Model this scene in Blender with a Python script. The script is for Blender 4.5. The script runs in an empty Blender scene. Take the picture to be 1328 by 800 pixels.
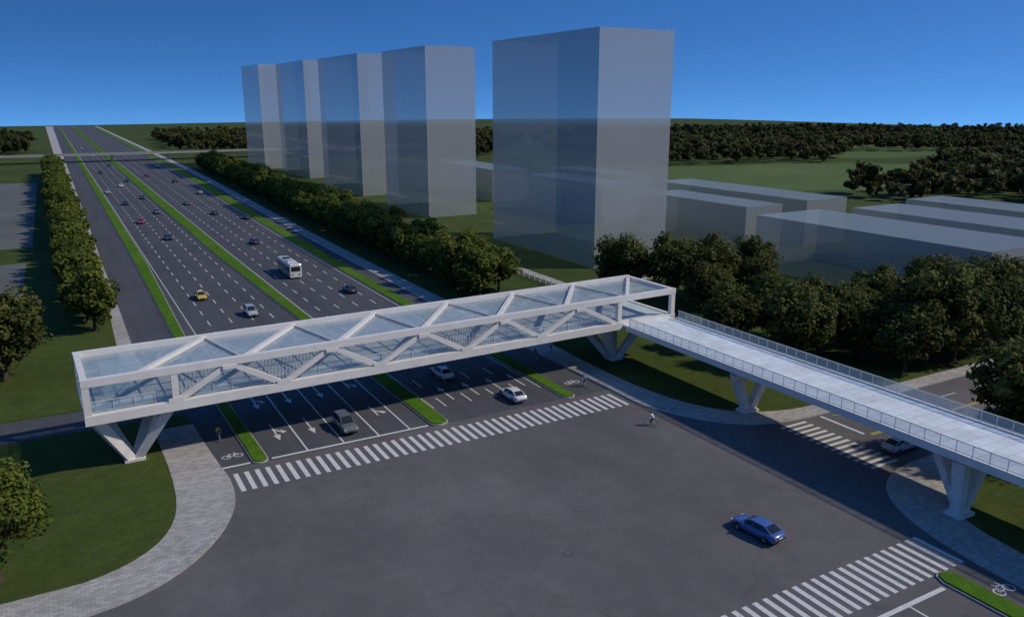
import bpy, math, random
import numpy as np
from mathutils import Vector, Matrix
random.seed(7); rng=np.random.default_rng(7)
C=bpy.context.collection

# ------------------------------------------------------------------ materials
def newmat(name):
    m=bpy.data.materials.new(name); m.use_nodes=True
    nt=m.node_tree; b=nt.nodes['Principled BSDF']; return m,nt,b
def ramp(nt,src,stops):
    r=nt.nodes.new('ShaderNodeValToRGB'); e=r.color_ramp.elements
    while len(e)<len(stops): e.new(.5)
    for i,(p,c) in enumerate(stops):
        e[i].position=p; e[i].color=(c[0],c[1],c[2],1)
    nt.links.new(src,r.inputs[0]); return r
def mixc(nt,a,b,fac,mode='MIX'):
    n=nt.nodes.new('ShaderNodeMix'); n.data_type='RGBA'; n.blend_type=mode
    if isinstance(fac,(int,float)): n.inputs[0].default_value=fac
    else: nt.links.new(fac,n.inputs[0])
    for s,i in ((a,6),(b,7)):
        if isinstance(s,tuple): n.inputs[i].default_value=(s[0],s[1],s[2],1)
        else: nt.links.new(s,n.inputs[i])
    return n.outputs[2]
def noise(nt,vec,scale,detail=4,rough=.55):
    n=nt.nodes.new('ShaderNodeTexNoise'); n.inputs['Scale'].default_value=scale
    n.inputs['Detail'].default_value=detail; n.inputs['Roughness'].default_value=rough
    nt.links.new(vec,n.inputs['Vector']); return n.outputs[0]
def worldpos(nt):
    return nt.nodes.new('ShaderNodeNewGeometry').outputs['Position']
def objpos(nt): return nt.nodes.new('ShaderNodeTexCoord').outputs['Object']
def bump(nt,b,h,strength=.3,dist=.02):
    n=nt.nodes.new('ShaderNodeBump'); n.inputs['Strength'].default_value=strength; n.inputs['Distance'].default_value=dist
    nt.links.new(h,n.inputs['Height']); nt.links.new(n.outputs[0],b.inputs['Normal'])
def plain(name,col,rough=.5,metal=0,var=.12,scale=3,coat=0):
    m,nt,b=newmat(name); p=objpos(nt); f=noise(nt,p,scale)
    c1=tuple(v*(1-var) for v in col); c2=tuple(min(1,v*(1+var)) for v in col)
    r=ramp(nt,f,[(.35,c1),(.65,c2)]); nt.links.new(r.outputs[0],b.inputs['Base Color'])
    b.inputs['Roughness'].default_value=rough; b.inputs['Metallic'].default_value=metal
    if coat: b.inputs['Coat Weight'].default_value=coat; b.inputs['Coat Roughness'].default_value=.05
    return m
def asphalt(name,col,lanes=False):
    m,nt,b=newmat(name); p=worldpos(nt)
    big=noise(nt,p,.05,5); mid=noise(nt,p,.6,5,.65); fine=noise(nt,p,14,3,.7)
    r1=ramp(nt,big,[(.3,tuple(v*.86 for v in col)),(.7,tuple(v*1.14 for v in col))])
    r2=ramp(nt,mid,[(.3,(.9,.9,.9)),(.7,(1.08,1.08,1.08))])
    r3=ramp(nt,fine,[(.25,(.62,.62,.62)),(.75,(1.4,1.4,1.4))])
    c=mixc(nt,r1.outputs[0],r2.outputs[0],1,'MULTIPLY'); c=mixc(nt,c,r3.outputs[0],1,'MULTIPLY')
    mp=nt.nodes.new('ShaderNodeMapping'); mp.inputs['Scale'].default_value=(.55,.012,1) if lanes else (.16,.09,1)
    nt.links.new(p,mp.inputs['Vector']); st=noise(nt,mp.outputs[0],1,3)
    r4=ramp(nt,st,[(.32,(.87,.87,.88)),(.68,(1.1,1.1,1.09))]); c=mixc(nt,c,r4.outputs[0],1,'MULTIPLY')
    vo=nt.nodes.new('ShaderNodeTexVoronoi'); vo.feature='DISTANCE_TO_EDGE'; vo.inputs['Scale'].default_value=.07
    nz=nt.nodes.new('ShaderNodeTexNoise'); nz.inputs['Scale'].default_value=.35; nz.inputs['Detail'].default_value=5; nt.links.new(p,nz.inputs['Vector'])
    va=nt.nodes.new('ShaderNodeVectorMath'); va.operation='MULTIPLY_ADD'; va.inputs[1].default_value=(5,5,0); nt.links.new(nz.outputs['Color'],va.inputs[0]); nt.links.new(p,va.inputs[2]); nt.links.new(va.outputs[0],vo.inputs['Vector'])
    rc=ramp(nt,vo.outputs['Distance'],[(.0,(.72,.72,.72)),(.006,(1,1,1))]); c=mixc(nt,c,rc.outputs[0],.6 ,'MULTIPLY')
    nt.links.new(c,b.inputs['Base Color']); b.inputs['Roughness'].default_value=.82
    b.inputs['Specular IOR Level'].default_value=.3
    bump(nt,b,fine,.35,.02); return m
def grassmat(name,dark,light,dry,sc=1.0):
    m,nt,b=newmat(name); p=worldpos(nt)
    big=noise(nt,p,.035*sc,5); mid=noise(nt,p,.5*sc,6,.7); fine=noise(nt,p,7*sc,4,.8)
    r1=ramp(nt,mid,[(.3,dark),(.62,light),(.85,dry)])
    r2=ramp(nt,big,[(.3,(.75,.8,.75)),(.7,(1.15,1.1,1.1))]); r3=ramp(nt,fine,[(.3,(.5,.5,.5)),(.7,(1.4,1.4,1.35))])
    c=mixc(nt,r1.outputs[0],r2.outputs[0],1,'MULTIPLY'); c=mixc(nt,c,r3.outputs[0],.85,'MULTIPLY')
    nt.links.new(c,b.inputs['Base Color']); b.inputs['Roughness'].default_value=.95; b.inputs['Specular IOR Level'].default_value=.1
    bump(nt,b,fine,.8,.08); return m
def paving(name,col,sx=.6,sy=.3,mort=.02,var=.2):
    m,nt,b=newmat(name); p=worldpos(nt)
    br=nt.nodes.new('ShaderNodeTexBrick'); nt.links.new(p,br.inputs['Vector'])
    br.inputs['Scale'].default_value=1; br.inputs['Brick Width'].default_value=sx; br.inputs['Row Height'].default_value=sy
    br.inputs['Mortar Size'].default_value=mort
    br.inputs['Color1'].default_value=(*[v*(1-var) for v in col],1); br.inputs['Color2'].default_value=(*[min(1,v*(1+var)) for v in col],1)
    br.inputs['Mortar'].default_value=(*[v*.6 for v in col],1)
    big=noise(nt,p,.25,5); r=ramp(nt,big,[(.3,(.85,.85,.85)),(.7,(1.08,1.08,1.08))])
    c=mixc(nt,br.outputs[0],r.outputs[0],1,'MULTIPLY'); nt.links.new(c,b.inputs['Base Color']); b.inputs['Roughness'].default_value=.85
    bump(nt,b,br.outputs[1],.2,-.01); return m
def glassy(name,col,alpha,rough=.08,spec=.5,grad=None):
    """thin translucent panel: part see-through, part pale reflecting body"""
    m,nt,b=newmat(name); out=nt.nodes['Material Output']
    b.inputs['Base Color'].default_value=(*col,1); b.inputs['Roughness'].default_value=rough; b.inputs['Specular IOR Level'].default_value=spec
    tr=nt.nodes.new('ShaderNodeBsdfTransparent'); tr.inputs[0].default_value=(.95,.98,1,1)
    mx=nt.nodes.new('ShaderNodeMixShader'); mx.inputs[0].default_value=alpha
    if grad is not None:
        p=worldpos(nt); sp=nt.nodes.new('ShaderNodeSeparateXYZ'); nt.links.new(p,sp.inputs[0])
        mr=nt.nodes.new('ShaderNodeMapRange'); nt.links.new(sp.outputs[2],mr.inputs[0])
        mr.inputs[1].default_value=0; mr.inputs[2].default_value=grad[0]; mr.inputs[3].default_value=alpha; mr.inputs[4].default_value=grad[1]
        nt.links.new(mr.outputs[0],mx.inputs[0])
    nt.links.new(tr.outputs[0],mx.inputs[1]); nt.links.new(b.outputs[0],mx.inputs[2]); nt.links.new(mx.outputs[0],out.inputs['Surface'])
    return m
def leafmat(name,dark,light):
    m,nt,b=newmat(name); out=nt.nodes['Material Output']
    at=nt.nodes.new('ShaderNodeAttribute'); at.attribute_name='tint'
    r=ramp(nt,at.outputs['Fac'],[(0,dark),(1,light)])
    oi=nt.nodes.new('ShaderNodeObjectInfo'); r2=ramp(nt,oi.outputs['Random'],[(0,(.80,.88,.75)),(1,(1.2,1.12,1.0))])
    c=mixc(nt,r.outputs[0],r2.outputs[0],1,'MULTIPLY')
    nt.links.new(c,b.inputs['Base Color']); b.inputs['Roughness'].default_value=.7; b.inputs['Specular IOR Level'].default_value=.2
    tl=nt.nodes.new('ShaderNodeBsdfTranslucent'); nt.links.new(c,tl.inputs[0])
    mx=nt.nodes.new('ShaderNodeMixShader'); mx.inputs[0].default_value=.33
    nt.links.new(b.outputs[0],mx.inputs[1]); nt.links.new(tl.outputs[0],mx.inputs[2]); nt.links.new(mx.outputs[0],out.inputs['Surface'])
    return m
M_ground=grassmat('far_grass',(.048,.068,.018),(.074,.100,.028),(.10,.11,.045),.35)
M_lawn=grassmat('lawn_grass',(.050,.070,.016),(.074,.100,.023),(.098,.112,.036))
M_hedge=grassmat('median_grass',(.06,.13,.010),(.09,.195,.016),(.115,.225,.025),1.6)
M_field=grassmat('meadow_grass',(.09,.125,.045),(.11,.16,.055),(.14,.17,.07),.3)
M_asp=asphalt('asphalt_intersection',(.118,.108,.106))
M_aspr=asphalt('asphalt_road',(.074,.075,.082),True)
M_pave=paving('pavement_blocks',(.38,.355,.325))
M_conc=plain('pale_concrete',(.38,.36,.33),.85,var=.15,scale=.4)
M_kerb=plain('kerb_stone',(.36,.34,.31),.8,var=.15,scale=2)
M_yard=plain('yard_surface',(.11,.115,.105),.9,var=.15,scale=.03)
def paintmat(name,col):
    m,nt,b=newmat(name); p=worldpos(nt); f=noise(nt,p,5,5,.7); r=ramp(nt,f,[(.30,tuple(v*.55 for v in col)),(.5,col)])
    nt.links.new(r.outputs[0],b.inputs['Base Color']); b.inputs['Roughness'].default_value=.7; return m
M_paint=paintmat('white_road_paint',(.62,.61,.59)); M_yel=paintmat('yellow_road_paint',(.6,.45,.05))
M_steel=plain('white_painted_steel',(.75,.70,.64),.45,var=.05,scale=.6)
M_steel2=plain('light_grey_steel',(.54,.54,.52),.4,var=.05)
M_pier=plain('white_concrete_pier',(.70,.65,.59),.7,var=.1,scale=1.2)
M_deck=paving('ramp_deck_tiles',(.66,.71,.73),1.2,1.2,.025,.07)
M_floor=paving('bridge_floor_tiles',(.48,.54,.58),1.2,1.2,.02,.07)
M_gl=glassy('railing_glass',(.60,.76,.82),.33)
M_roofgl=glassy('roof_glass',(.52,.61,.65),.50,.08,.8)
M_tower=glassy('tower_glass',(.50,.51,.51),.52,.05,1.0,(51,.60))
M_low=glassy('low_block_glass',(.42,.43,.42),.52,.15,.4)
M_low_roof=glassy('low_block_roof',(.42,.46,.45),.45,.3,.3)
M_bark=plain('bark',(.06,.045,.03),.9,var=.3,scale=6)
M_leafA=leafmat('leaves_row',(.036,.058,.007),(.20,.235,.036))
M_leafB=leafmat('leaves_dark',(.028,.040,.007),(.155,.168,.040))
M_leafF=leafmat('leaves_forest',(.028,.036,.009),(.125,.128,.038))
M_glass=plain('car_window',(.02,.025,.03),.06,var=.1)
M_tyre=plain('tyre_rubber',(.015,.015,.015),.8)
M_hub=plain('wheel_rim',(.4,.4,.42),.3,.8)
M_dark=plain('dark_trim',(.02,.02,.022),.6)
M_lampw=plain('headlamp_glass',(.7,.7,.7),.1); M_lampr=plain('tail_lamp',(.35,.02,.02),.2)
M_skin=plain('skin',(.45,.28,.2),.6); M_hair=plain('hair',(.02,.015,.012),.8)

# ------------------------------------------------------------------ mesh builder
class MB:
    def __init__(s): s.v=[];s.f=[];s.m=[];s.sm=[]
    def add(s,vs,fs,mi=0,smooth=False):
        o=len(s.v); s.v+= [tuple(v) for v in vs]
        for f in fs: s.f.append([i+o for i in f]); s.m.append(mi); s.sm.append(smooth)
    def box(s,x0,x1,y0,y1,z0,z1,mi=0):
        s.add([(x0,y0,z0),(x1,y0,z0),(x1,y1,z0),(x0,y1,z0),(x0,y0,z1),(x1,y0,z1),(x1,y1,z1),(x0,y1,z1)],
              [(0,3,2,1),(4,5,6,7),(0,1,5,4),(1,2,6,5),(2,3,7,6),(3,0,4,7)],mi)
    def beam(s,a,b,w,h,mi=0,w2=None,h2=None):
        a=Vector(a);b=Vector(b);d=(b-a).normalized()
        up=Vector((0,0,1)) if abs(d.z)<.95 else Vector((0,1,0))
        sx=d.cross(up).normalized(); uz=sx.cross(d)
        w2=w2 or w;h2=h2 or h; vs=[]
        for p,ww,hh in((a,w,h),(b,w2,h2)):
            for i,j in((-1,-1),(1,-1),(1,1),(-1,1)): vs.append(p+sx*ww/2*i+uz*hh/2*j)
        s.add(vs,[(3,2,1,0),(4,5,6,7),(0,1,5,4),(1,2,6,5),(2,3,7,6),(3,0,4,7)],mi)
    def cyl(s,a,b,r,r2=None,n=12,mi=0,mcap=None,smooth=True):
        a=Vector(a);b=Vector(b);d=(b-a).normalized();r2=r if r2 is None else r2
        t=Vector((1,0,0)) if abs(d.x)<.9 else Vector((0,1,0)); u=d.cross(t).normalized(); w=d.cross(u)
        vs=[a+(u*math.cos(2*math.pi*i/n)+w*math.sin(2*math.pi*i/n))*r for i in range(n)]+[b+(u*math.cos(2*math.pi*i/n)+w*math.sin(2*math.pi*i/n))*r2 for i in range(n)]
        s.add(vs,[(i,(i+1)%n,n+(i+1)%n,n+i) for i in range(n)],mi,smooth)
        s.add(vs,[tuple(range(n-1,-1,-1)),tuple(range(n,2*n))],mi if mcap is None else mcap)
    def prism(s,pts,z0,z1,mt=0,ms=None):
        n=len(pts); A=sum(pts[i][0]*pts[(i+1)%n][1]-pts[(i+1)%n][0]*pts[i][1] for i in range(n))
        if A<0: pts=pts[::-1]
        s.add([(p[0],p[1],z1) for p in pts],[tuple(range(n))],mt)
        if ms is not None:
            s.add([(p[0],p[1],z0) for p in pts]+[(p[0],p[1],z1) for p in pts],[(i,(i+1)%n,n+(i+1)%n,n+i) for i in range(n)],ms)
    def build(s,name,mats,parent=None,loc=(0,0,0),rot=0):
        me=bpy.data.meshes.new(name); me.from_pydata(s.v,[],s.f)
        for m in mats: me.materials.append(m)
        me.polygons.foreach_set('material_index',s.m); me.polygons.foreach_set('use_smooth',s.sm); me.update()
        o=bpy.data.objects.new(name,me); C.objects.link(o); o.location=loc; o.rotation_euler[2]=rot
        if parent: o.parent=parent
        return o
def empty(name,loc=(0,0,0),rot=0):
    o=bpy.data.objects.new(name,None); C.objects.link(o); o.location=loc; o.rotation_euler[2]=rot; o.empty_display_size=.1; return o
def chaikin(p,n=2):
    for _ in range(n):
        q=[p[0]]
        for a,b in zip(p[:-1],p[1:]):
            q+=[(a[0]*.75+b[0]*.25,a[1]*.75+b[1]*.25),(a[0]*.25+b[0]*.75,a[1]*.25+b[1]*.75)]
        q.append(p[-1]); p=q
    return p
def strip(L,R): return list(L)+list(R)[::-1]
def sh(y):
    t=min(1,max(0,(y-150)/350)); return 5.2*t*t*(3-2*t)

# ------------------------------------------------------------------ ground (one sheet to the horizon, falling away with distance)
def R0(ang):
    a=math.degrees(ang)
    return float(np.interp(a,[-180,-40,-25,0,12,22,32,60,180],[1250,1250,1330,1650,1750,1400,1150,1000,1000]))
radii=[0,60,150,300,500,700,900]+list(range(1000,2600,75))+[2800,3200,3800,4600,6000]
NA=180; vs=[(0,0,0)];fs=[]
fwd=math.radians(29.5)
for ri,r in enumerate(radii[1:]):
    for k in range(NA):
        th=2*math.pi*k/NA; x=r*math.sin(th);y=r*math.cos(th)
        a=(th-fwd+math.pi)%(2*math.pi)-math.pi
        d=max(0,r-R0(a)); vs.append((x,y,-d*d*4e-5))
for k in range(NA): fs.append((0,1+(k+1)%NA,1+k))
for ri in range(len(radii)-2):
    o=1+ri*NA
    for k in range(NA): fs.append((o+k,o+(k+1)%NA,o+NA+(k+1)%NA,o+NA+k))
g=MB(); g.add(vs,fs,0,True); g.build('ground',[M_ground])

# ------------------------------------------------------------------ roads
NEc=chaikin([(59.2,79),(59.0,72.6),(60.8,67.2),(64.3,62.2),(69,60.0),(74,59.5)],2)
SEc=chaikin([(76.5,46),(71,45.8),(66.8,44.4),(63.6,41.2),(61.6,36.6),(60.6,31),(60.4,26)],2)
NWc=chaikin([(-3,58.8),(1.5,59.6),(5.4,61.9),(9,66.3),(11.1,71.4),(11.5,76.5),(11.2,79)],2)
SWc=chaikin([(10,28),(9.6,36),(6,43),(-1,46)],2)
g=MB(); g.prism([(11.2,79)]+[(59.2,79)]+NEc[1:]+[(500,59.5),(500,46)]+SEc+[(60.4,-300),(10,-300)]+SWc+[(-500,46),(-500,58.8)]+NWc[:-1],0,.006)
g.build('intersection_road',[M_asp])
ys=[79,98,133]+list(range(150,560,25))+[600,1430]
def eastk(y):
    return (59.2 if y<85 else 59.2-(y-85)/48*1.7 if y<133 else 57.5)+sh(y)
g=MB(); L=[(11.2,79),(10.4,92),(10.2,97),(-500,97),(-500,104),(9,104),(7.2,120),(7.2,1430)]
g.prism([(eastk(y),y) for y in ys]+L[::-1],0,.006); g.build('boulevard_road',[M_aspr])

def pave(name,pts,mat=M_pave,z=.13):
    g=MB(); g.prism(pts,0,z,0,1); return g.build(name,[mat,M_kerb])
NWi=chaikin([(-500,63.3),(-4,63.2),(1.5,64.6),(5.2,68.6),(6.6,76),(6.3,93)],2)
pave('pavement',strip([(-500,58.8)]+NWc[:-1]+[(11.2,79),(10.6,88),(10.4,93)],NWi))
pave('pavement',[(3.2,107),(8.6,105.5),(8.2,112),(7.2,124),(7.2,150),(5.4,150),(5.0,124)])
pave('pavement',[(5.6,150),(7.2,150),(7.2,560),(5.6,560)],M_conc)
pave('pavement',[(2,600),(7.2,600),(7.2,1400),(-2,1400)],M_conc)
inn=lambda y:(63.2 if y<95 else 63.2-(y-95)/38*2.2 if y<133 else 61)+sh(y)*1.02
NEi=chaikin([(62.6,84),(63,76),(64.2,70.2),(67,65.2),(72.8,62.2),(80,61.9)],2)
yy=[98,133]+list(range(150,560,25))+[600,1400]
pave('pavement',[(500,59.5)]+NEc[::-1]+[(eastk(y),y) for y in yy]+[(inn(y),y) for y in yy[::-1]]+NEi+[(500,61.9)],M_pave)
SEi=chaikin([(120,42),(78,42),(72,41.2),(67.6,38.4),(65.6,33.5),(65.2,26)],2)
pave('pavement',strip([(500,46)]+SEc+[(60.4,-300)],[(500,42)]+SEi+[(65.2,-300)]))
pave('pavement',strip([(10,-300)]+SWc+[(-500,46)],[(6,-300),(6,26),(5,34),(1,40),(-4,42),(-500,42)]))
def lawn(pts,mat=M_lawn,z=.09,name='lawn'):
    g=MB(); g.prism(pts,0,z,0,0); return g.build(name,[mat])
lawn(NWi+[(6.3,97),(-500,97)])
lawn([(5.0,107),(5.6,150),(5.6,560),(-500,560),(-500,104.3),(5.0,104.3)])
lawn([(500,61.9),(500,128),(61.5,128)]+[(inn(98),98)]+NEi)
lawn([(500,42)]+SEi+[(65.2,-300),(500,-300)])
def blob(cx,cy,rx,ry,seed,n=40):
    r=random.Random(seed); ph=[r.uniform(0,6.28) for _ in range(4)]
    return [(cx+rx*math.cos(t)*(1+.12*math.sin(2*t+ph[0])+.08*math.sin(3*t+ph[1])),cy+ry*math.sin(t)*(1+.1*math.sin(2*t+ph[2])+.07*math.sin(5*t+ph[3]))) for t in [2*math.pi*i/n for i in range(n)]]
lawn(blob(335,285,110,75,3),M_field,.02,'meadow')
lawn(blob(520,430,120,80,5),M_field,.02,'meadow')
for r in ((-60,-8,170,212),(-70,-7,236,430)):
    pave('paved_yard',[(r[0],r[2]),(r[1],r[2]),(r[1],r[3]),(r[0],r[3])],M_yard,.16)
def median(L,R,y0=78.7):
    cx=(L[0][0]+R[0][0])/2;w=(R[0][0]-L[0][0])/2
    nose=[(cx-w*math.cos(t),y0+w*(1-math.sin(t))) for t in [math.pi*i/8 for i in range(9)]]
    g=MB(); g.prism(L[::-1]+nose+R,0,.14,0,0)
    L2=[(x+.16,y) for x,y in L];R2=[(x-.16,y) for x,y in R]
    n2=[(cx-(w-.16)*math.cos(t),y0+.16+(w-.16)*(1-math.sin(t))) for t in [math.pi*i/8 for i in range(9)]]
    g.prism(L2[::-1]+n2+R2,.14,.26,1,1)
    return g.build('grass_median',[M_kerb,M_hedge])
ysm=[81,98,132]+list(range(150,560,25))+[1380]
ip=lambda y,a,b:float(np.interp(y,a,b))
CR=lambda y:ip(y,[79,98,136,200,350,1400],[36.5,36.1,35.3,34.9,34.9,35.8])
median([(ip(y,[79,98,132,200,1400],[14.2,13.8,13.2,13.6,14.0]),y) for y in ysm],[(ip(y,[79,98,132,200,1400],[15.9,15.3,15.0,16.2,16.6]),y) for y in ysm])
median([(ip(y,[79,98,136,200,350,1400],[34.2,33.8,33.2,31.6,31.0,31.0]),y) for y in ysm],[(CR(y),y) for y in ysm])
median([(52.2+sh(y)*.92,y) for y in ysm],[(ip(y,[79,98,200,300],[54.0,54.3,55.2,55.7])+sh(y),y) for y in ysm])
g=MB()
g.prism([(55.8,-200),(55.8,31.2),(56.2,32),(56.9,32.3),(57.6,32),(57.9,31.2),(57.9,-200)],0,.14,0,0); g.prism([(55.97,-200),(55.97,31.1),(56.3,31.8),(56.9,32.1),(57.5,31.8),(57.73,31.1),(57.73,-200)],.14,.26,1,1); g.build('grass_median',[M_kerb,M_hedge])

# ------------------------------------------------------------------ markings
mk=MB(); Z=.011
def q(x0,x1,y0,y1,mi=0): mk.add([(x0,y0,Z),(x1,y0,Z),(x1,y1,Z),(x0,y1,Z)],[(0,1,2,3)],mi)
def line(a,b,w=.15,mi=0,z=Z):
    a=Vector((*a,0));b=Vector((*b,0));d=(b-a).normalized();p=Vector((-d.y,d.x,0))*w/2
    mk.add([(v.x,v.y,z) for v in (a-p,b-p,b+p,a+p)],[(0,1,2,3)],mi)
x=11.9
while x<58.6:
    q(x,x+.46,73.4,77.6); x+=1.04
x=38.0
while x<60: q(x,x+.46,32.2,36.6); x+=1.04
x=11.0
while x<37: q(x,x+.46,32.2,36.6); x+=1.04
y=46.9
while y<58.9: q(68.6,72.6,y,y+.45); y+=.98
y=46.9
while y<58: q(-7,-3,y,y+.45); y+=.98
q(16.2,33.9,79.3,79.65)
for x in (20,24,28,31.7): q(x-.09,x+.09,79.65,104)
q(10.9,14,79.3,79.65)
q(37,55.4,30.6,31.0)
for x in (40.5,44,47.5,51): q(x-.08,x+.08,-5,30.6)
lanesL=[19.6,23.1,26.6,30.0]
y=106
while y<1350:
    for x in lanesL: q(x-.09,x+.09,y,y+3.2)
    y+=7.6
y=84
while y<1350:
    for i,(x,k) in enumerate(((38.3,.1),(41.8,.35),(45.3,.6),(48.8,.8))):
        line((x+sh(y)*k,y),(x+sh(y+3.2)*k,y+3.2),.18)
    y+=7.6
q(16.53,16.67,106,1350)
for y0 in range(84,600,12):
    for f in (lambda y:51.8+sh(y)*.92,lambda y:CR(y)+.3):
        line((f(y0),y0),(f(y0+12),y0+12),.13)
def arrow(x,y,d,kind='s'):
    def tri(p): mk.add([(x+a,y+b*d,Z) for a,b in p],[(0,1,2) if len(p)==3 else (0,1,2,3)])
    tri([(-.09,-2.4),(.09,-2.4),(.09,1.2),(-.09,1.2)])
    if kind in 'sb': tri([(-.42,1.2),(.42,1.2),(0,2.8)])
    if kind in 'lb':
        tri([(.09,-.6),(.09,-.15),(.7,.65),(.7,.2)]); tri([(.7,-.15),(.7,1.0),(1.25,.65)])
for x,k in ((18.1,'b'),(22,'s'),(26,'s'),(30,'l')):
    for yy_ in (86.5,97): arrow(x,yy_,-1,k)
for x in (40.1,43.6,47.1,50.4): arrow(x,88,1,'s')
for x,k in ((38.6,'l'),(42.2,'s'),(45.8,'s'),(49.4,'b')): arrow(x,24,1,k)
def bike(x,y):
    def ring(cx,cy,r):
        for i in range(14):
            a=2*math.pi*i/14;b=2*math.pi*(i+1)/14
            line((cx+r*math.cos(a),cy+r*math.sin(a)),(cx+r*math.cos(b),cy+r*math.sin(b)),.12)
    ring(x-.62,y,.42);ring(x+.62,y,.42)
    for a,b in (((-.62,0),(-.2,.55)),((-.2,.55),(.4,.55)),((.4,.55),(.62,0)),((-.62,0),(.05,0)),((.05,0),(.4,.55)),((-.2,.55),(-.3,.85)),((.4,.55),(.3,.95))):
        line((x+a[0],y+a[1]),(x+b[0],y+b[1]),.11,0,Z+.001)
bike(12.7,82);bike(56.4,83.5);bike(59.2,28.4);bike(12.4,110)
for i in range(30): q(80+i*7,83+i*7,49.3,49.45); q(80+i*7,83+i*7,56.1,56.25)
q(75.2,75.6,53.2,59.2); q(76,300,52.55,52.68,1); q(76,300,52.82,52.95,1); line((77,58.8),(84,53.2),.15,1);line((81,58.8),(88,53.2),.15,1)
for i in range(30): q(-14-i*7,-11-i*7,49.3,49.45); q(-14-i*7,-11-i*7,55.6,55.75)
q(-300,-9,52.5,52.63,1)
mk.build('road_markings',[M_paint,M_yel])
for x,y in ((41.5,60.5),(33,49),(29.5,120),(47,112),(22,180)):
    g=MB(); g.cyl((0,0,.007),(0,0,.016),.36,None,20,0,0,False); g.cyl((0,0,.016),(0,0,.019),.30,None,20,1,1,False); g.build('manhole_cover',[M_dark,M_yard],None,(x,y,0))

# ------------------------------------------------------------------ truss footbridge
BR=math.atan(.033); bx=empty('pedestrian_bridge',(-.3,83.4,0),BR)
Lb=76.0;Wb=11.0
g=MB()
zb0,zb1,zt0,zt1=5.45,6.4,9.35,10.1
nb=[8.4,19.4,30.5,42,53,65.6]; ntp=[13.9,25,36.3,47.5,59.3]
for yy_,sg in ((0.38,0),(Wb-.38,1)):
    g.box(0,Lb,yy_-.38,yy_+.38,zb0,zb1); g.box(0,Lb,yy_-.34,yy_+.34,zt0,zt1)
    for xx in (.36,8.4,65.9,75.62): g.box(xx-.33,xx+.33,yy_-.30,yy_+.30,zb1-.05,zt0+.05)
    zz0,zz1=zb1-.15,zt0+.15
    seq=[]
    for i in range(5): seq+=[(nb[i],zz0),(ntp[i],zz1)]
    seq.append((nb[5],zz0))
    for a,b in zip(seq[:-1],seq[1:]): g.beam((a[0],yy_,a[1]),(b[0],yy_,b[1]),.46,.58)
for xx in (.34,Lb-.34):
    g.box(xx-.31,xx+.31,.72,Wb-.72,zt0+.06,zt1-.03); g.box(xx-.31,xx+.31,.76,Wb-.76,zb0+.1,zb1-.08)
for k in range(7):
    xa=5+k*10.4; xb=xa+8.4
    if xb<Lb: g.beam((xa,.5,zt1-.3),(xb,Wb-.5,zt1-.3),.5,.4)
for xx in nb[:-1]: g.box(xx-.75,xx+.75,-.012,.05,zb1-.02,zb1+.42)
for xx in ntp: g.box(xx-.75,xx+.75,-.012,.05,zt0-.38,zt0+.02)
g.build('steel_truss',[M_steel],bx)
g=MB()
for k in range(6):
    xa=5+k*10.4+8.4; g.beam((xa,Wb-.6,zt1-.34),(5+(k+1)*10.4,.6,zt1-.34),.2,.2)
for xx in np.arange(2.2,75,2.2): g.beam((xx,.7,zt1-.62),(xx,Wb-.7,zt1-.62),.09,.14)
g.beam((.6,Wb/2,zt1-.8),(Lb-.6,Wb/2,zt1-.8),.14,.2)
for xx in np.arange(2.2,75,4.4): g.beam((xx,.9,zb0+.2),(xx,Wb-.9,zb0+.2),.25,.35)
for yy_ in (1.0,Wb-1.0):
    a,b=(.8,Lb-.8) if yy_>5 else (.8,65)
    g.beam((a,yy_,7.5),(b,yy_,7.5),.08,.08); g.beam((a,yy_,6.5),(b,yy_,6.5),.05,.05)
    for xx in np.arange(a,b,1.9): g.beam((xx,yy_,6.2),(xx,yy_,7.5),.06,.06)
for yy_ in (.95,):
    for n0,a,b in ((8.4,8.8,13.9),(19.4,13.9,25.0),(42,36.3,47.5)):
        for xx in np.arange(a+.3,b-.1,.38):
            half=(b-n0) if xx>n0 else (n0-a if n0>a else 1)
            t=abs(xx-n0)/max(half,.1); zl=6.5+2.8*min(1,t)
            if zt0-zl>.15: g.beam((xx,yy_-.25,zl),(xx,yy_-.25,zt0+.05),.05,.1)
g.build('roof_purlins_and_railings',[M_steel2],bx)
g=MB(); g.box(.7,Lb-.7,.76,Wb-.76,5.75,6.2); g.build('deck',[M_floor],bx)
g=MB()
g.add([(.6,.7,zt1-.52),(Lb-.6,.7,zt1-.52),(Lb-.6,Wb-.7,zt1-.52),(.6,Wb-.7,zt1-.52)],[(0,1,2,3)],0)
g.build('roof_glazing',[M_roofgl],bx)
g=MB()
for yy_,b in ((1.06,65),(Wb-1.06,Lb-.9)):
    g.add([(.9,yy_,6.22),(b,yy_,6.22),(b,yy_,7.45),(.9,yy_,7.45)],[(0,1,2,3)])
g.add([(.75,Wb-.9,6.3),(Lb-.75,Wb-.9,6.3),(Lb-.75,Wb-.9,9.4),(.75,Wb-.9,9.4)],[(0,1,2,3)])
g.add([(.5,.9,6.4),(.5,Wb-.9,6.4),(.5,Wb-.9,9.3),(.5,.9,9.3)],[(0,1,2,3)])
g.box(2.2,5.2,6.2,9.2,6.25,9.1)
g.build('side_glazing',[M_gl],bx)
def pier(g,base,tops,ztop,w=1.0):
    bxx,by=base
    g.box(bxx-1.0,bxx+1.0,by-.9,by+.9,0,.35)
    for tx,ty in tops:
        g.beam((bxx+(tx-bxx)*.1,by+(ty-by)*.1,.2),(tx,ty,ztop),w*.8,w*.7,0,w*1.05,w*.85)
g=MB()
pier(g,(4.1,2.7),[(.9,1.3),(7.9,1.3),(.9,8.4),(7.9,8.4)],5.5,1.2)
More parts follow.
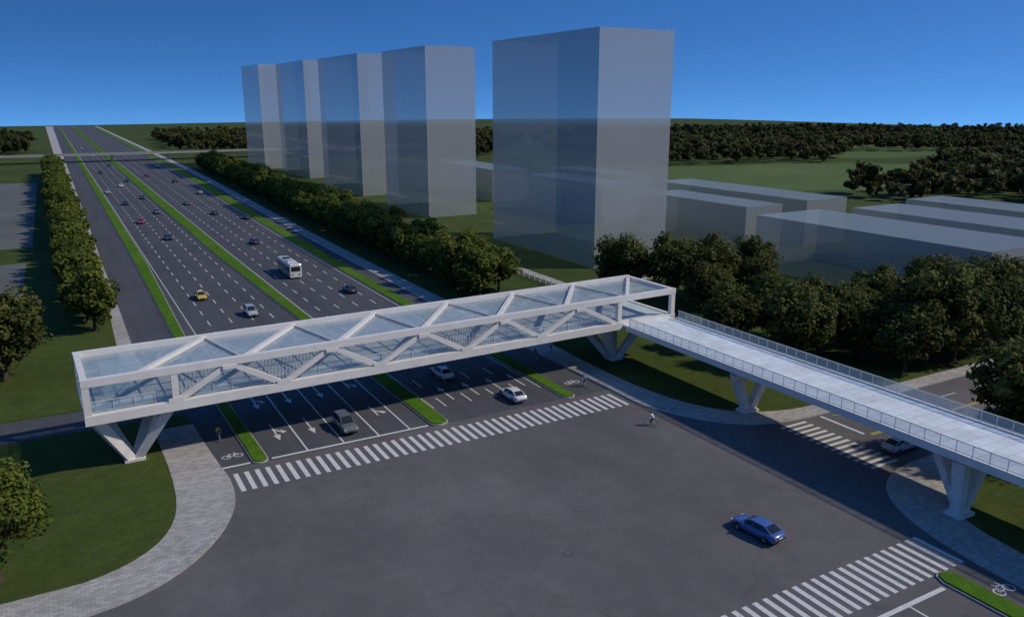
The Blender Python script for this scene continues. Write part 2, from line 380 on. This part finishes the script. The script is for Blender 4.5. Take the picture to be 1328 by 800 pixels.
pier(g,(67.6,3.2),[(64.6,1.6),(71.4,1.6),(64.6,8.6),(71.4,8.6)],5.5,1.2)
g.build('v_piers',[M_pier],bx)

# ------------------------------------------------------------------ ramp
rp=empty('footbridge_ramp',(0,0,0))
X0,X1,Y0,Y1=65.9,74.9,-30,86.0
g=MB(); g.box(X0+.3,X1-.3,Y0,Y1,5.72,6.08); g.build('deck',[M_deck],rp)
g=MB()
for xx in (X0,X1-.3): g.box(xx,xx+.3,Y0,84.6,5.45,6.2)
vs=[]
for y in (Y0,84.6): vs+=[(X0+.3,y,5.5),(X0+2.4,y,4.95),(X1-2.4,y,4.95),(X1-.3,y,5.5),(X1-.3,y,5.7),(X0+.3,y,5.7)]
g.add(vs,[(i,(i+1)%6,6+(i+1)%6,6+i) for i in range(6)]+[(5,4,3,2,1,0),(6,7,8,9,10,11)],0)
g.build('girder',[M_steel],rp)
g=MB()
for xx in (X0+.15,X1-.15):
    g.beam((xx,Y0,7.3),(xx,84.2,7.3),.09,.07); g.beam((xx,Y0,6.35),(xx,84.2,6.35),.05,.05)
    for y in np.arange(Y0,84.2,1.5): g.beam((xx,y,6.2),(xx,y,7.3),.055,.055)
g.build('railing',[M_steel2],rp)
g=MB()
for xx in (X0+.12,X1-.12): g.add([(xx,Y0,6.25),(xx,84.2,6.25),(xx,84.2,7.24),(xx,Y0,7.24)],[(0,1,2,3)])
g.build('railing_glass',[M_gl],rp)
g=MB()
for by,cx in ((64.6,69.0),(37.0,67.1),(8,69.4)):
    g.box(cx-1.1,cx+1.1,by-.8,by+.8,0,.4)
    g.beam((cx-.3,by,.2),(min(67.0,cx-.2),by+.3,5.1),.8,.9,0,1.0,1.2); g.beam((cx+.3,by,.2),(cx+3.6,by+.3,5.1),.8,.9,0,1.0,1.2)
    g.beam((cx,by,.2),(cx+.6,by+3.0,5.0),.6,.6,0,.8,.8)
g.build('v_piers',[M_pier],rp)

# ------------------------------------------------------------------ glass blocks
def block(name,x0,x1,y0,y1,h,mat,roof):
    e=empty(name,(x0,y0,0)); w=x1-x0;d=y1-y0
    g=MB(); g.add([(0,0,.12),(w,0,.12),(w,d,.12),(0,d,.12),(0,0,h),(w,0,h),(w,d,h),(0,d,h)],[(0,1,5,4),(1,2,6,5),(2,3,7,6),(3,0,4,7)],0)
    g.build('glass_walls',[mat],e)
    g=MB(); g.add([(0,0,h),(w,0,h),(w,d,h),(0,d,h)],[(0,1,2,3)]); g.build('roof',[roof],e)
    return e
block('glass_tower',102,122,143.4,190.5,51,M_tower,M_tower)
block('glass_tower',102.6,119.5,235,272,52.5,M_tower,M_tower)
block('glass_tower',104.5,119.5,303,354,53.6,M_tower,M_tower)
block('glass_tower',107.5,117,388,440,54.8,M_tower,M_tower)
block('glass_tower',102,114,456,499,55.5,M_tower,M_tower)
for b in ((134,154,75,127),(142,154,138,176),(165,180,140,200),(163,180,80,125),(142,156,196,240),(166,180,220,262),(140,155,262,310),(190,205,80,130)):
    block('low_glass_block',*b[:4],11.8,M_low,M_low_roof)
g=MB()
for i,r in enumerate(((86,88.5,130,520),(88.5,134,128.6,130.6),(182,185,60,128))): g.prism([(r[0],r[2]),(r[1],r[2]),(r[1],r[3]),(r[0],r[3])],0,.1,0)
g.build('footpath',[M_conc])
g=MB()
for y in np.arange(131,215,2.2): g.beam((84.5,y,0),(84.5,y,1.5),.12,.12)
for z in (.35,.9,1.4): g.beam((84.5,131,z),(84.5,214,z),.06,.06)
g.build('white_fence',[M_steel])

# ------------------------------------------------------------------ overpass in the distance
e=empty('road_overpass',(0,560,0))
g=MB(); g.box(-400,250,0,10,4.3,4.7); g.build('deck',[M_aspr],e)
g=MB(); g.box(-400,250,-.4,0,4.1,5.0); g.box(-400,250,10,10.4,4.1,5.0)
g.build('parapet',[M_kerb],e)
g=MB()
for x in (-60,-30,4,33,66,95,125,160): g.box(x-.6,x+.6,3,4.2,0,4.3);g.box(x-.6,x+.6,7,8.2,0,4.3)
g.build('columns',[M_pier],e)
# ------------------------------------------------------------------ trees
def tree_arrays(seed,H,R,nclump,per,leaf,base=.28):
    r=np.random.default_rng(seed)
    cz=H*(base+(1-base)*.5); rz=H*(1-base)*.5
    u=r.normal(size=(nclump,3)); u/=np.linalg.norm(u,axis=1)[:,None]
    rad=r.uniform(.3,.84,nclump)[:,None]
    cc=u*rad*np.array([R,R,rz])*.95+np.array([0,0,cz]); cr=r.uniform(.2,.40,nclump)*R
    n=nclump*per
    ci=np.repeat(np.arange(nclump),per)
    d=r.normal(size=(n,3)); d/=np.linalg.norm(d,axis=1)[:,None]
    p=cc[ci]+d*(cr[ci]*r.uniform(.5,1.1,n))[:,None]*np.array([1,1,.8])
    nrm=d*.9+r.normal(size=(n,3))*.45+np.array([0,0,.45]); nrm/=np.linalg.norm(nrm,axis=1)[:,None]
    t=np.cross(nrm,r.normal(size=(n,3))); t/=np.linalg.norm(t,axis=1)[:,None]; b=np.cross(nrm,t)
    s=(leaf*r.uniform(.6,1.3,n))[:,None]
    V=np.stack([p-t*s*.5-b*s*.3,p+t*s*.35-b*s*.45,p+t*s*.55+b*s*.3,p-t*s*.3+b*s*.5],1).reshape(-1,3)
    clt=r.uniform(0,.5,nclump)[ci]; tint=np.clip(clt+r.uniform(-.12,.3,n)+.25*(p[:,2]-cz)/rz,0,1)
    return V,tint,cc
def mesh_from(name,V,tint,extra,mats):
    nq=len(V)//4; ev=np.array(extra.v,dtype=float).reshape(-1,3)
    me=bpy.data.meshes.new(name)
    allv=np.vstack([V,ev]) if len(ev) else V
    me.vertices.add(len(allv)); me.vertices.foreach_set('co',allv.ravel())
    loops=list(range(nq*4)); starts=list(range(0,nq*4,4)); tot=[4]*nq; mi=[0]*nq
    for f in extra.f:
        starts.append(len(loops)); tot.append(len(f)); loops+=[i+len(V) for i in f]; mi.append(1)
    me.loops.add(len(loops)); me.loops.foreach_set('vertex_index',loops)
    me.polygons.add(len(starts)); me.polygons.foreach_set('loop_start',starts); me.polygons.foreach_set('loop_total',tot)
    me.polygons.foreach_set('material_index',mi)
    at=me.attributes.new('tint','FLOAT','POINT'); tv=np.zeros(len(allv)); tv[:nq*4]=np.repeat(tint,4); at.data.foreach_set('value',tv)
    for m in mats: me.materials.append(m)
    me.update(); me.validate(); return me
def limbs(H,R,cc,base,seed,k=7):
    r=random.Random(seed); g=MB(); tr=H*.022+.05; base=max(base,.16)
    top=(r.uniform(-.3,.3),r.uniform(-.3,.3),H*.62); mid=(r.uniform(-.15,.15),r.uniform(-.15,.15),H*base)
    g.cyl((0,0,-.1),mid,tr*1.25,tr*.85,8); g.cyl(mid,top,tr*.85,tr*.25,7)
    for i in range(min(k,len(cc))):
        c=cc[i]; z0=H*(base+r.uniform(-.04,.2)); g.cyl((0,0,z0),(c[0]*.9,c[1]*.9,max(c[2],z0+.4)),tr*.45,tr*.1,5)
    return g
def make_tree(name,seed,H,R,nc,per,leaf,mat,base=.28):
    V,t,cc=tree_arrays(seed,H,R,nc,per,leaf,base); return mesh_from(name,V,t,limbs(H,R,cc,base,seed),[mat,M_bark])
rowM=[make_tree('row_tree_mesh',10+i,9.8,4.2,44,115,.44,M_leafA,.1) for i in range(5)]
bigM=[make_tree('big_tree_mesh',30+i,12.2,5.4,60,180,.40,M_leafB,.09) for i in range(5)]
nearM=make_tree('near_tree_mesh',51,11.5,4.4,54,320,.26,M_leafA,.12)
def put(me,name,x,y,s=1,rz=None,sz=None):
    o=bpy.data.objects.new(name,me); C.objects.link(o); o.location=(x,y,0)
    o.rotation_euler[2]=random.uniform(0,6.28) if rz is None else rz; k=s; o.scale=(k,k,k*(sz or random.uniform(.9,1.1))); return o
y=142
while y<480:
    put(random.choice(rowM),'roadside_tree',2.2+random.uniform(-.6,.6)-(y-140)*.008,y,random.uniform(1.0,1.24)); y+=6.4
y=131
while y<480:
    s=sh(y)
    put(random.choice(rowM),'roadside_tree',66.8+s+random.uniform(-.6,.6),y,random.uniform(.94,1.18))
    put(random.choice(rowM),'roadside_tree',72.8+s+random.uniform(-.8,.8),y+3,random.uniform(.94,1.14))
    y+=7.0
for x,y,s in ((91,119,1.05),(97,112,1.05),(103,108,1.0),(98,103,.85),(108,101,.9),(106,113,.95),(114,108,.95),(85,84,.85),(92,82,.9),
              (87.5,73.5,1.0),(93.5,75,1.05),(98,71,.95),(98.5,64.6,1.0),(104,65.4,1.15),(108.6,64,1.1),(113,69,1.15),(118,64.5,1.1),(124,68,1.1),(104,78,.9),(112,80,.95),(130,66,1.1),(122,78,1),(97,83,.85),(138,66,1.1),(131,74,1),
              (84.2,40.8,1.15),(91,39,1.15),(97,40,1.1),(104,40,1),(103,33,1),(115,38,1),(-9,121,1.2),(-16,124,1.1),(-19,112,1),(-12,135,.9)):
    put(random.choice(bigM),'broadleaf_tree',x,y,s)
put(nearM,'broadleaf_tree',-7.6,67.2,1.05)
proto=[tree_arrays(100+i,11,5.0,11,26,1.3,.1) for i in range(6)]
def forest(pts):
    Vs=[];ts=[]
    for x,y in pts:
        V,t,_=random.choice(proto); a=random.uniform(0,6.28); s=random.uniform(.75,1.3)
        c,sn=math.cos(a),math.sin(a); W=V@np.array([[c,sn,0],[-sn,c,0],[0,0,1]])*s+np.array([x,y,0]); Vs.append(W); ts.append(np.clip(t*.8+random.uniform(-.15,.28),0,1))
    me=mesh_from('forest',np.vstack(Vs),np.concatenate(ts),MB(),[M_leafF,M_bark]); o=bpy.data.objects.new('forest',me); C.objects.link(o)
def region(poly,sp):
    xs=[p[0] for p in poly];ys_=[p[1] for p in poly]; out=[]
    def inside(x,y):
        r=False;n=len(poly)
        for i in range(n):
            a=poly[i];b=poly[(i+1)%n]
            if (a[1]>y)!=(b[1]>y) and x<(b[0]-a[0])*(y-a[1])/(b[1]-a[1])+a[0]: r=not r
        return r
    x=min(xs)
    while x<max(xs):
        y=min(ys_)
        while y<max(ys_):
            px,py=x+random.uniform(-.5,.5)*sp,y+random.uniform(-.5,.5)*sp
            if inside(px,py): out.append((px,py))
            y+=sp
        x+=sp
    return out
forest(region([(80,640),(150,600),(330,600),(420,760),(300,860),(90,900)],10.5))
forest(region([(-12,640),(-12,860),(-160,860),(-200,600),(-60,600)],9))
forest(region([(285,385),(300,368),(360,352),(410,330),(440,350),(520,400),(640,330),(760,300),(760,420),(560,560),(330,560)],10.5))
forest(region([(262,214),(300,216),(345,232),(400,262),(450,292),(560,300),(640,250),(560,150),(420,120),(330,150),(272,180)],9.5))
forest(region([(130,520),(250,480),(330,560),(300,600),(140,590)],10.5))
forest(region([(620,560),(900,430),(1000,500),(760,720),(560,760),(420,700)],13))
# ------------------------------------------------------------------ vehicles
def loft(g,rings,mi,cap=True,smooth=True,mfun=None):
    n=len(rings[0]); o=len(g.v); vs=[p for r in rings for p in r]; g.v+=[tuple(p) for p in vs]
    for i in range(len(rings)-1):
        for j in range(n):
            k=(j+1)%n; g.f.append([o+i*n+j,o+i*n+k,o+(i+1)*n+k,o+(i+1)*n+j]); g.m.append(mfun(i,j) if mfun else mi); g.sm.append(smooth)
    if cap:
        g.f.append([o+j for j in range(n-1,-1,-1)]);g.m.append(mi);g.sm.append(False)
        g.f.append([o+(len(rings)-1)*n+j for j in range(n)]);g.m.append(mi);g.sm.append(False)
def wheels(g,ysl,wx,r=.32,w=.22):
    for y in ysl:
        for s in (-1,1):
            g.cyl((s*(wx-.01),y,r+.05),(s*(wx+.012),y,r+.05),r+.09,None,18,4)
            g.cyl((s*(wx-w+.04),y,r),(s*(wx+.05),y,r),r,None,18,2); g.cyl((s*(wx+.03),y,r),(s*(wx+.065),y,r),r*.62,r*.5,12,3)
carcache={}
def car(name,paint,x,y,rot,kind='sedan'):
    key=(paint.name,kind)
    if key not in carcache:
        g=MB()
        if kind=='sedan':
            st=[(-2.36,.66,.48,.80),(-2.28,.80,.36,.93),(-2.0,.87,.26,.99),(-1.5,.895,.22,1.0),(-.8,.90,.2,.97),(0,.90,.2,.95),(.8,.90,.2,.94),(1.3,.89,.22,.91),(1.8,.87,.24,.84),(2.15,.80,.3,.74),(2.33,.66,.4,.62)]
            cb=[(-1.85,.70,.66,1.0),(-1.2,.77,.56,1.36),(-.75,.78,.585,1.425),(-.1,.78,.59,1.44),(.35,.78,.575,1.40),(1.15,.74,.66,.95)]
        else:
            st=[(-2.3,.72,.5,.95),(-2.24,.84,.38,1.05),(-1.9,.90,.3,1.08),(-1.3,.92,.27,1.08),(-.5,.92,.26,1.07),(.3,.92,.26,1.06),(.9,.92,.27,1.05),(1.4,.91,.28,1.02),(1.9,.89,.3,.97),(2.18,.82,.36,.86),(2.32,.70,.46,.74)]
            cb=[(-2.2,.78,.70,1.07),(-1.95,.8,.63,1.62),(-1.0,.8,.65,1.70),(-.1,.8,.65,1.71),(.35,.8,.63,1.66),(1.05,.77,.68,1.06)]
        rings=[]
        for yy,w,zb,zt in st:
            hgt=zt-zb
            half=[(w*.80,zb),(w*.97,zb+hgt*.18),(w,zb+hgt*.5),(w*.975,zb+hgt*.78),(w*.90,zt-.035),(w*.78,zt)]
            rings.append([(a,yy,b) for a,b in half]+[(0,yy,zt+.02)]+[(-a,yy,b) for a,b in half[::-1]]+[(0,yy,zb)])
        loft(g,rings,0)
        rings=[]
        for yy,wb,wt,zt in cb:
            zb=st[4][3]-.06
            rings.append([(wb,yy,zb),((wb+wt)/2+.01,yy,(zb+zt)/2),(wt,yy,zt-.03),(wt*.8,yy,zt),(0,yy,zt+.015),(-wt*.8,yy,zt),(-wt,yy,zt-.03),(-(wb+wt)/2-.01,yy,(zb+zt)/2),(-wb,yy,zb)])
        nst=len(cb)
        def mf(i,j):
            if i in (0,nst-2): return 1
            return 1 if j in (0,1,6,7) else 0
        loft(g,rings,0,True,False,mf)
        for s in (-1,1):
            for (a,b) in ((1,1),(3,3)):
                yy,wb,wt,zt=cb[a]; g.beam((s*(wb+.012),yy,st[4][3]-.04),(s*(wt+.01),yy,zt-.03),.05,.09)
            for i0,i1 in ((0,1),(nst-1,nst-2)):
                A=cb[i0];B=cb[i1]; g.beam((s*A[2]*1.04,A[0],A[3]),(s*(B[2]+.005),B[0],B[3]-.01),.07,.05)
            g.box(s*.98-.11,s*.98+.11,.72,.86,st[4][3]-.01,st[4][3]+.12)
            f=st[-2]; g.box(min(s*.5,s*.78),max(s*.5,s*.78),f[0]-.14,f[0]+.09,f[3]-.17,f[3]-.035,5)
            f=st[1]; g.box(min(s*.5,s*.8),max(s*.5,s*.8),f[0]-.05,f[0]+.12,f[3]-.2,f[3]-.06,6)
        g.box(-.4,.4,2.28,2.345,.46,.58,4); g.box(-.72,.72,-2.385,-2.3,.5,.6,4); g.box(-.24,.24,-2.40,-2.38,.64,.76,5)
        wheels(g,(-1.38,1.42),.875,.32 if kind=='sedan' else .36)
        o=g.build(name,[paint,M_glass,M_tyre,M_hub,M_dark,M_lampw,M_lampr]); carcache[key]=o.data
    else:
        o=bpy.data.objects.new(name,carcache[key]); C.objects.link(o)
    o.location=(x,y,.008); o.rotation_euler[2]=rot; return o
def cp(n,c,r=.25): return plain(n,c,r,.0,.03,2,coat=.8)
P_white=cp('white_car_paint',(.7,.7,.66)); P_blue=cp('blue_car_paint',(.06,.12,.33)); P_grey=cp('grey_car_paint',(.13,.14,.14)); P_dk=cp('dark_car_paint',(.035,.037,.045))
P_sil=cp('silver_car_paint',(.42,.44,.45)); P_red=cp('red_car_paint',(.3,.03,.02)); P_yel=cp('yellow_taxi_paint',(.65,.42,.03))
pi=math.pi
car('blue_car',P_blue,48.9,43.6,.10)
car('white_car',P_white,42.4,94.2,0); car('white_car',P_white,46.6,82.2,0)
car('dark_suv',P_grey,25.3,83.2,pi,'suv'); car('silver_car',P_sil,75.2,48.6,-pi/2)
car('grey_car',P_sil,26.9,140,pi,'suv'); car('dark_car',P_dk,47.6,148.5,0)
tx=car('yellow_taxi',P_yel,21.3,157,pi)
g=MB(); g.box(-.3,.3,-.35,-.15,1.45,1.6); g.build('roof_sign',[M_lampw],tx)
for x,y,d,p in ((21.3,268,1,P_red),(24.8,232,1,P_dk),(43.5,214,0,P_dk),(21.2,320,1,P_dk),(40.5,310,0,P_grey),(44.5,278,0,P_dk),(50.5,345,0,P_sil),(28.4,337,1,P_dk),(28.4,290,1,P_grey),(24.8,390,1,P_white),(48,400,0,P_dk),(40,440,0,P_red),(21.2,470,1,P_dk),(52,500,0,P_sil),(28.4,520,1,P_dk),(24.8,620,1,P_white),(45,640,0,P_dk),(21.2,720,1,P_sil),(51.5,262,0,P_dk),(18,365,1,P_sil),(29.4,415,1,P_dk)):
    car('distant_car',p,x,y,pi if d else 0)
def bus(x,y,rot):
    g=MB(); W=1.25;L=5.6
    rings=[]
    for yy,k,zt in ((-L,.93,2.95),(-L+.12,1,3.1),(-L+.5,1,3.15),(L-.6,1,3.15),(L-.15,1,3.05),(L,.92,2.8)):
        w=W*k; rings.append([(w*.96,yy,.35),(w,yy,.55),(w,yy,2.75),(w*.93,yy,zt-.08),(w*.8,yy,zt),(-w*.8,yy,zt),(-w*.93,yy,zt-.08),(-w,yy,2.75),(-w,yy,.55),(-w*.96,yy,.35)])
    loft(g,rings,0,True,False)
    for s in (-1,1):
        g.box(min(s*W,s*(W+.02)),max(s*W,s*(W+.02)),-L+.5,L-.5,1.45,2.55,1)
        for yy in np.arange(-L+1.6,L-1,1.45): g.box(min(s*(W+.02),s*(W+.035)),max(s*(W+.02),s*(W+.035)),yy-.05,yy+.05,1.45,2.55,0)
        g.box(min(s*W,s*(W+.015)),max(s*W,s*(W+.015)),-L+.3,L-.3,.8,1.1,7)
    g.box(-1.0,1.0,L-.02,L+.03,1.2,2.65,1); g.box(-.95,.95,-L-.03,-L+.02,1.6,2.6,1)
    g.box(-.9,-.6,-L-.04,-L,.8,1.1,6);g.box(.6,.9,-L-.04,-L,.8,1.1,6);g.box(-1.0,-.65,L-.02,L+.04,.65,.9,5);g.box(.65,1.0,L-.02,L+.04,.65,.9,5)
    g.box(-.8,.8,-2.8,-.4,3.15,3.35,0);g.box(-.7,.7,1.2,2.8,3.15,3.3,4)
    wheels(g,(-3.3,3.4),W-.01,.48,.28)
    g.build('city_bus',[P_white,M_glass,M_tyre,M_hub,M_dark,M_lampw,M_lampr,P_yel],None,(x,y,.008),rot)
bus(41.6,171,0)
# ------------------------------------------------------------------ people
def skin_person(joints,edges,root,zsplit_shirt,zsplit_head,shirt,trouser):
    me=bpy.data.meshes.new('p'); names=list(joints); me.from_pydata([joints[n][:3] for n in names],[(names.index(a),names.index(b)) for a,b in edges],[])
    o=bpy.data.objects.new('tmp',me); C.objects.link(o); o.modifiers.new('s','SKIN'); sd=o.modifiers.new('d','SUBSURF'); sd.levels=1
    for i,n in enumerate(names):
        r=joints[n][3]; me.skin_vertices[0].data[i].radius=(r,r)
    me.skin_vertices[0].data[names.index(root)].use_root=True
    dg=bpy.context.evaluated_depsgraph_get(); dg.update(); ev=o.evaluated_get(dg); m2=ev.to_mesh()
    vs=[v.co.copy() for v in m2.vertices]; fs=[list(p.vertices) for p in m2.polygons]; ev.to_mesh_clear()
    bpy.data.objects.remove(o); g=MB()
    g.add(vs,fs,0,True)
    hd=Vector(joints['head'][:3])
    for i,f in enumerate(g.f):
        c=sum((Vector(g.v[k]) for k in f),Vector())/len(f)
        hand=min((c-Vector(joints[h][:3])).length for h in ('handL','handR'))
        if c.z>zsplit_head: g.m[i]=3 if (c.z>hd.z+.02 or c.y<hd.y-.03) else 2
        elif hand<.09: g.m[i]=2
        elif min((c-Vector(joints[h][:3])).length for h in ('toeL','toeR'))<.17: g.m[i]=4
        elif c.z<zsplit_shirt: g.m[i]=1
    return g
E=[('pelvis','waist'),('waist','chest'),('chest','neck'),('neck','head'),('head','crown'),('chest','shL'),('shL','elL'),('elL','handL'),('chest','shR'),('shR','elR'),('elR','handR'),('pelvis','hipL'),('hipL','knL'),('knL','anL'),('anL','toeL'),('pelvis','hipR'),('hipR','knR'),('knR','anR'),('anR','toeR')]
def walker(x,y,rot,shirt,trou):
    J=dict(pelvis=(0,0,.95,.14),waist=(0,0,1.1,.125),chest=(0,.01,1.35,.15),neck=(0,.02,1.5,.06),head=(0,.04,1.62,.095),crown=(0,.03,1.72,.07),
        shL=(.19,0,1.4,.06),elL=(.25,-.1,1.12,.045),handL=(.25,.02,.88,.035),shR=(-.19,0,1.4,.06),elR=(-.25,.06,1.13,.045),handR=(-.24,.2,.92,.035),
        hipL=(.1,0,.88,.1),knL=(.11,.18,.5,.065),anL=(.11,.22,.09,.045),toeL=(.12,.38,.05,.04),hipR=(-.1,0,.88,.1),knR=(-.11,-.02,.49,.065),anR=(-.11,-.28,.13,.045),toeR=(-.11,-.15,.04,.04))
    g=skin_person(J,E,'pelvis',.98,1.52,shirt,trou); g.build('pedestrian',[shirt,trou,M_skin,M_hair,M_dark],None,(x,y,.01),rot)
def cyclist(x,y,rot,shirt,trou):
    J=dict(pelvis=(0,-.22,.98,.14),waist=(0,-.15,1.1,.125),chest=(0,.02,1.34,.15),neck=(0,.08,1.48,.06),head=(0,.13,1.6,.095),crown=(0,.12,1.70,.07),
        shL=(.19,.04,1.38,.06),elL=(.25,.2,1.18,.045),handL=(.24,.42,1.08,.035),shR=(-.19,.04,1.38,.06),elR=(-.25,.2,1.18,.045),handR=(-.24,.42,1.08,.035),
        hipL=(.1,-.2,.93,.1),knL=(.12,.16,.74,.065),anL=(.11,.02,.32,.045),toeL=(.12,.16,.28,.04),hipR=(-.1,-.2,.93,.1),knR=(-.12,.1,.6,.065),anR=(-.11,-.05,.18,.045),toeR=(-.12,.1,.13,.04))
    g=skin_person(J,E,'pelvis',1.0,1.5,shirt,trou)
    def ring(cy):
        for i in range(20):
            a=2*pi*i/20;b=2*pi*(i+1)/20; g.cyl((0,cy+.33*math.cos(a),.34+.33*math.sin(a)),(0,cy+.33*math.cos(b),.34+.33*math.sin(b)),.022,None,5,4)
        for i in range(6):
            a=pi*i/6; g.beam((0,cy-.32*math.cos(a),.34-.32*math.sin(a)),(0,cy+.32*math.cos(a),.34+.32*math.sin(a)),.008,.008,5)
    ring(-.52);ring(.55)
    for a,b in (((0,-.52,.34),(0,-.18,.8)),((0,-.52,.34),(0,-.02,.3)),((0,-.02,.3),(0,-.2,.88)),((0,-.02,.3),(0,.38,.85)),((0,-.18,.78),(0,.38,.85)),((0,.55,.34),(0,.36,1.02)),((-.26,.4,1.05),(.26,.4,1.05)),((-.15,-.02,.22),(.15,-.02,.34))): g.cyl(a,b,.02,None,6,5)
    g.box(-.08,.08,-.34,-.1,.86,.9,4)
    g.build('cyclist',[shirt,trou,M_skin,M_hair,M_dark,M_steel2],None,(x,y,.01),rot)
S1=plain('yellow_vest',(.6,.5,.05),.8);S2=plain('white_shirt',(.6,.62,.65),.8);S3=plain('blue_shirt',(.08,.15,.35),.8);T1=plain('dark_trousers',(.03,.03,.05),.85);S4=plain('red_jacket',(.4,.05,.04),.8)
cyclist(12.2,87.0,pi+.15,S1,T1)
cyclist(56.2,66.8,.4,S2,T1); cyclist(56.9,81.4,0,S3,T1); cyclist(57.2,94.2,0,S4,T1)
walker(61.3,96.5,.1,S2,T1); walker(8.2,108.5,2.6,S3,T1)
# ------------------------------------------------------------------ light, sky, camera
el=math.radians(41); az=math.atan2(.86,-.50)
sd=Vector((math.sin(az)*math.cos(el),math.cos(az)*math.cos(el),math.sin(el)))
sun=bpy.data.lights.new('sun','SUN'); sun.energy=2.9; sun.angle=math.radians(1.5); sun.color=(1,.93,.81)
so=bpy.data.objects.new('sun',sun); C.objects.link(so); so.rotation_euler=sd.to_track_quat('Z','Y').to_euler()
w=bpy.data.worlds.new('World'); bpy.context.scene.world=w; w.use_nodes=True; nt=w.node_tree
bg=nt.nodes['Background']; sky=nt.nodes.new('ShaderNodeTexSky'); sky.sky_type='NISHITA'; sky.sun_disc=False
sky.sun_elevation=el; sky.sun_rotation=az; sky.air_density=1.0; sky.dust_density=.3; sky.ozone_density=3.2
tc=nt.nodes.new('ShaderNodeTexCoord'); sp=nt.nodes.new('ShaderNodeSeparateXYZ'); nt.links.new(tc.outputs['Generated'],sp.inputs[0])
mx=nt.nodes.new('ShaderNodeMath'); mx.operation='MULTIPLY_ADD'; mx.inputs[1].default_value=3.4; mx.inputs[2].default_value=.30
mm=nt.nodes.new('ShaderNodeMath'); mm.operation='MAXIMUM'; mm.inputs[1].default_value=.17
nt.links.new(sp.outputs[2],mx.inputs[0]); nt.links.new(mx.outputs[0],mm.inputs[0])
cb=nt.nodes.new('ShaderNodeCombineXYZ'); nt.links.new(sp.outputs[0],cb.inputs[0]);nt.links.new(sp.outputs[1],cb.inputs[1]);nt.links.new(mm.outputs[0],cb.inputs[2])
nt.links.new(cb.outputs[0],sky.inputs['Vector'])
hs=nt.nodes.new('ShaderNodeHueSaturation'); hs.inputs['Saturation'].default_value=1.15; hs.inputs['Value'].default_value=1
nt.links.new(sky.outputs[0],hs.inputs['Color'])
tint=mixc(nt,hs.outputs[0],(.46,.76,1.0),1,'MULTIPLY')
nt.links.new(tint,bg.inputs[0]); bg.inputs[1].default_value=.15
cam=bpy.data.cameras.new('camera'); cam.sensor_width=36; cam.lens=36*1040/1328; cam.clip_end=20000; cam.clip_start=.5
co=bpy.data.objects.new('camera',cam); C.objects.link(co); co.location=(0,0,36); co.rotation_euler=(math.radians(90-14.45),0,math.radians(-29.5))
sc=bpy.context.scene; sc.camera=co; sc.view_settings.view_transform='Standard'; sc.view_settings.look='None'; sc.view_settings.exposure=0
sc.cycles.transparent_max_bounces=24
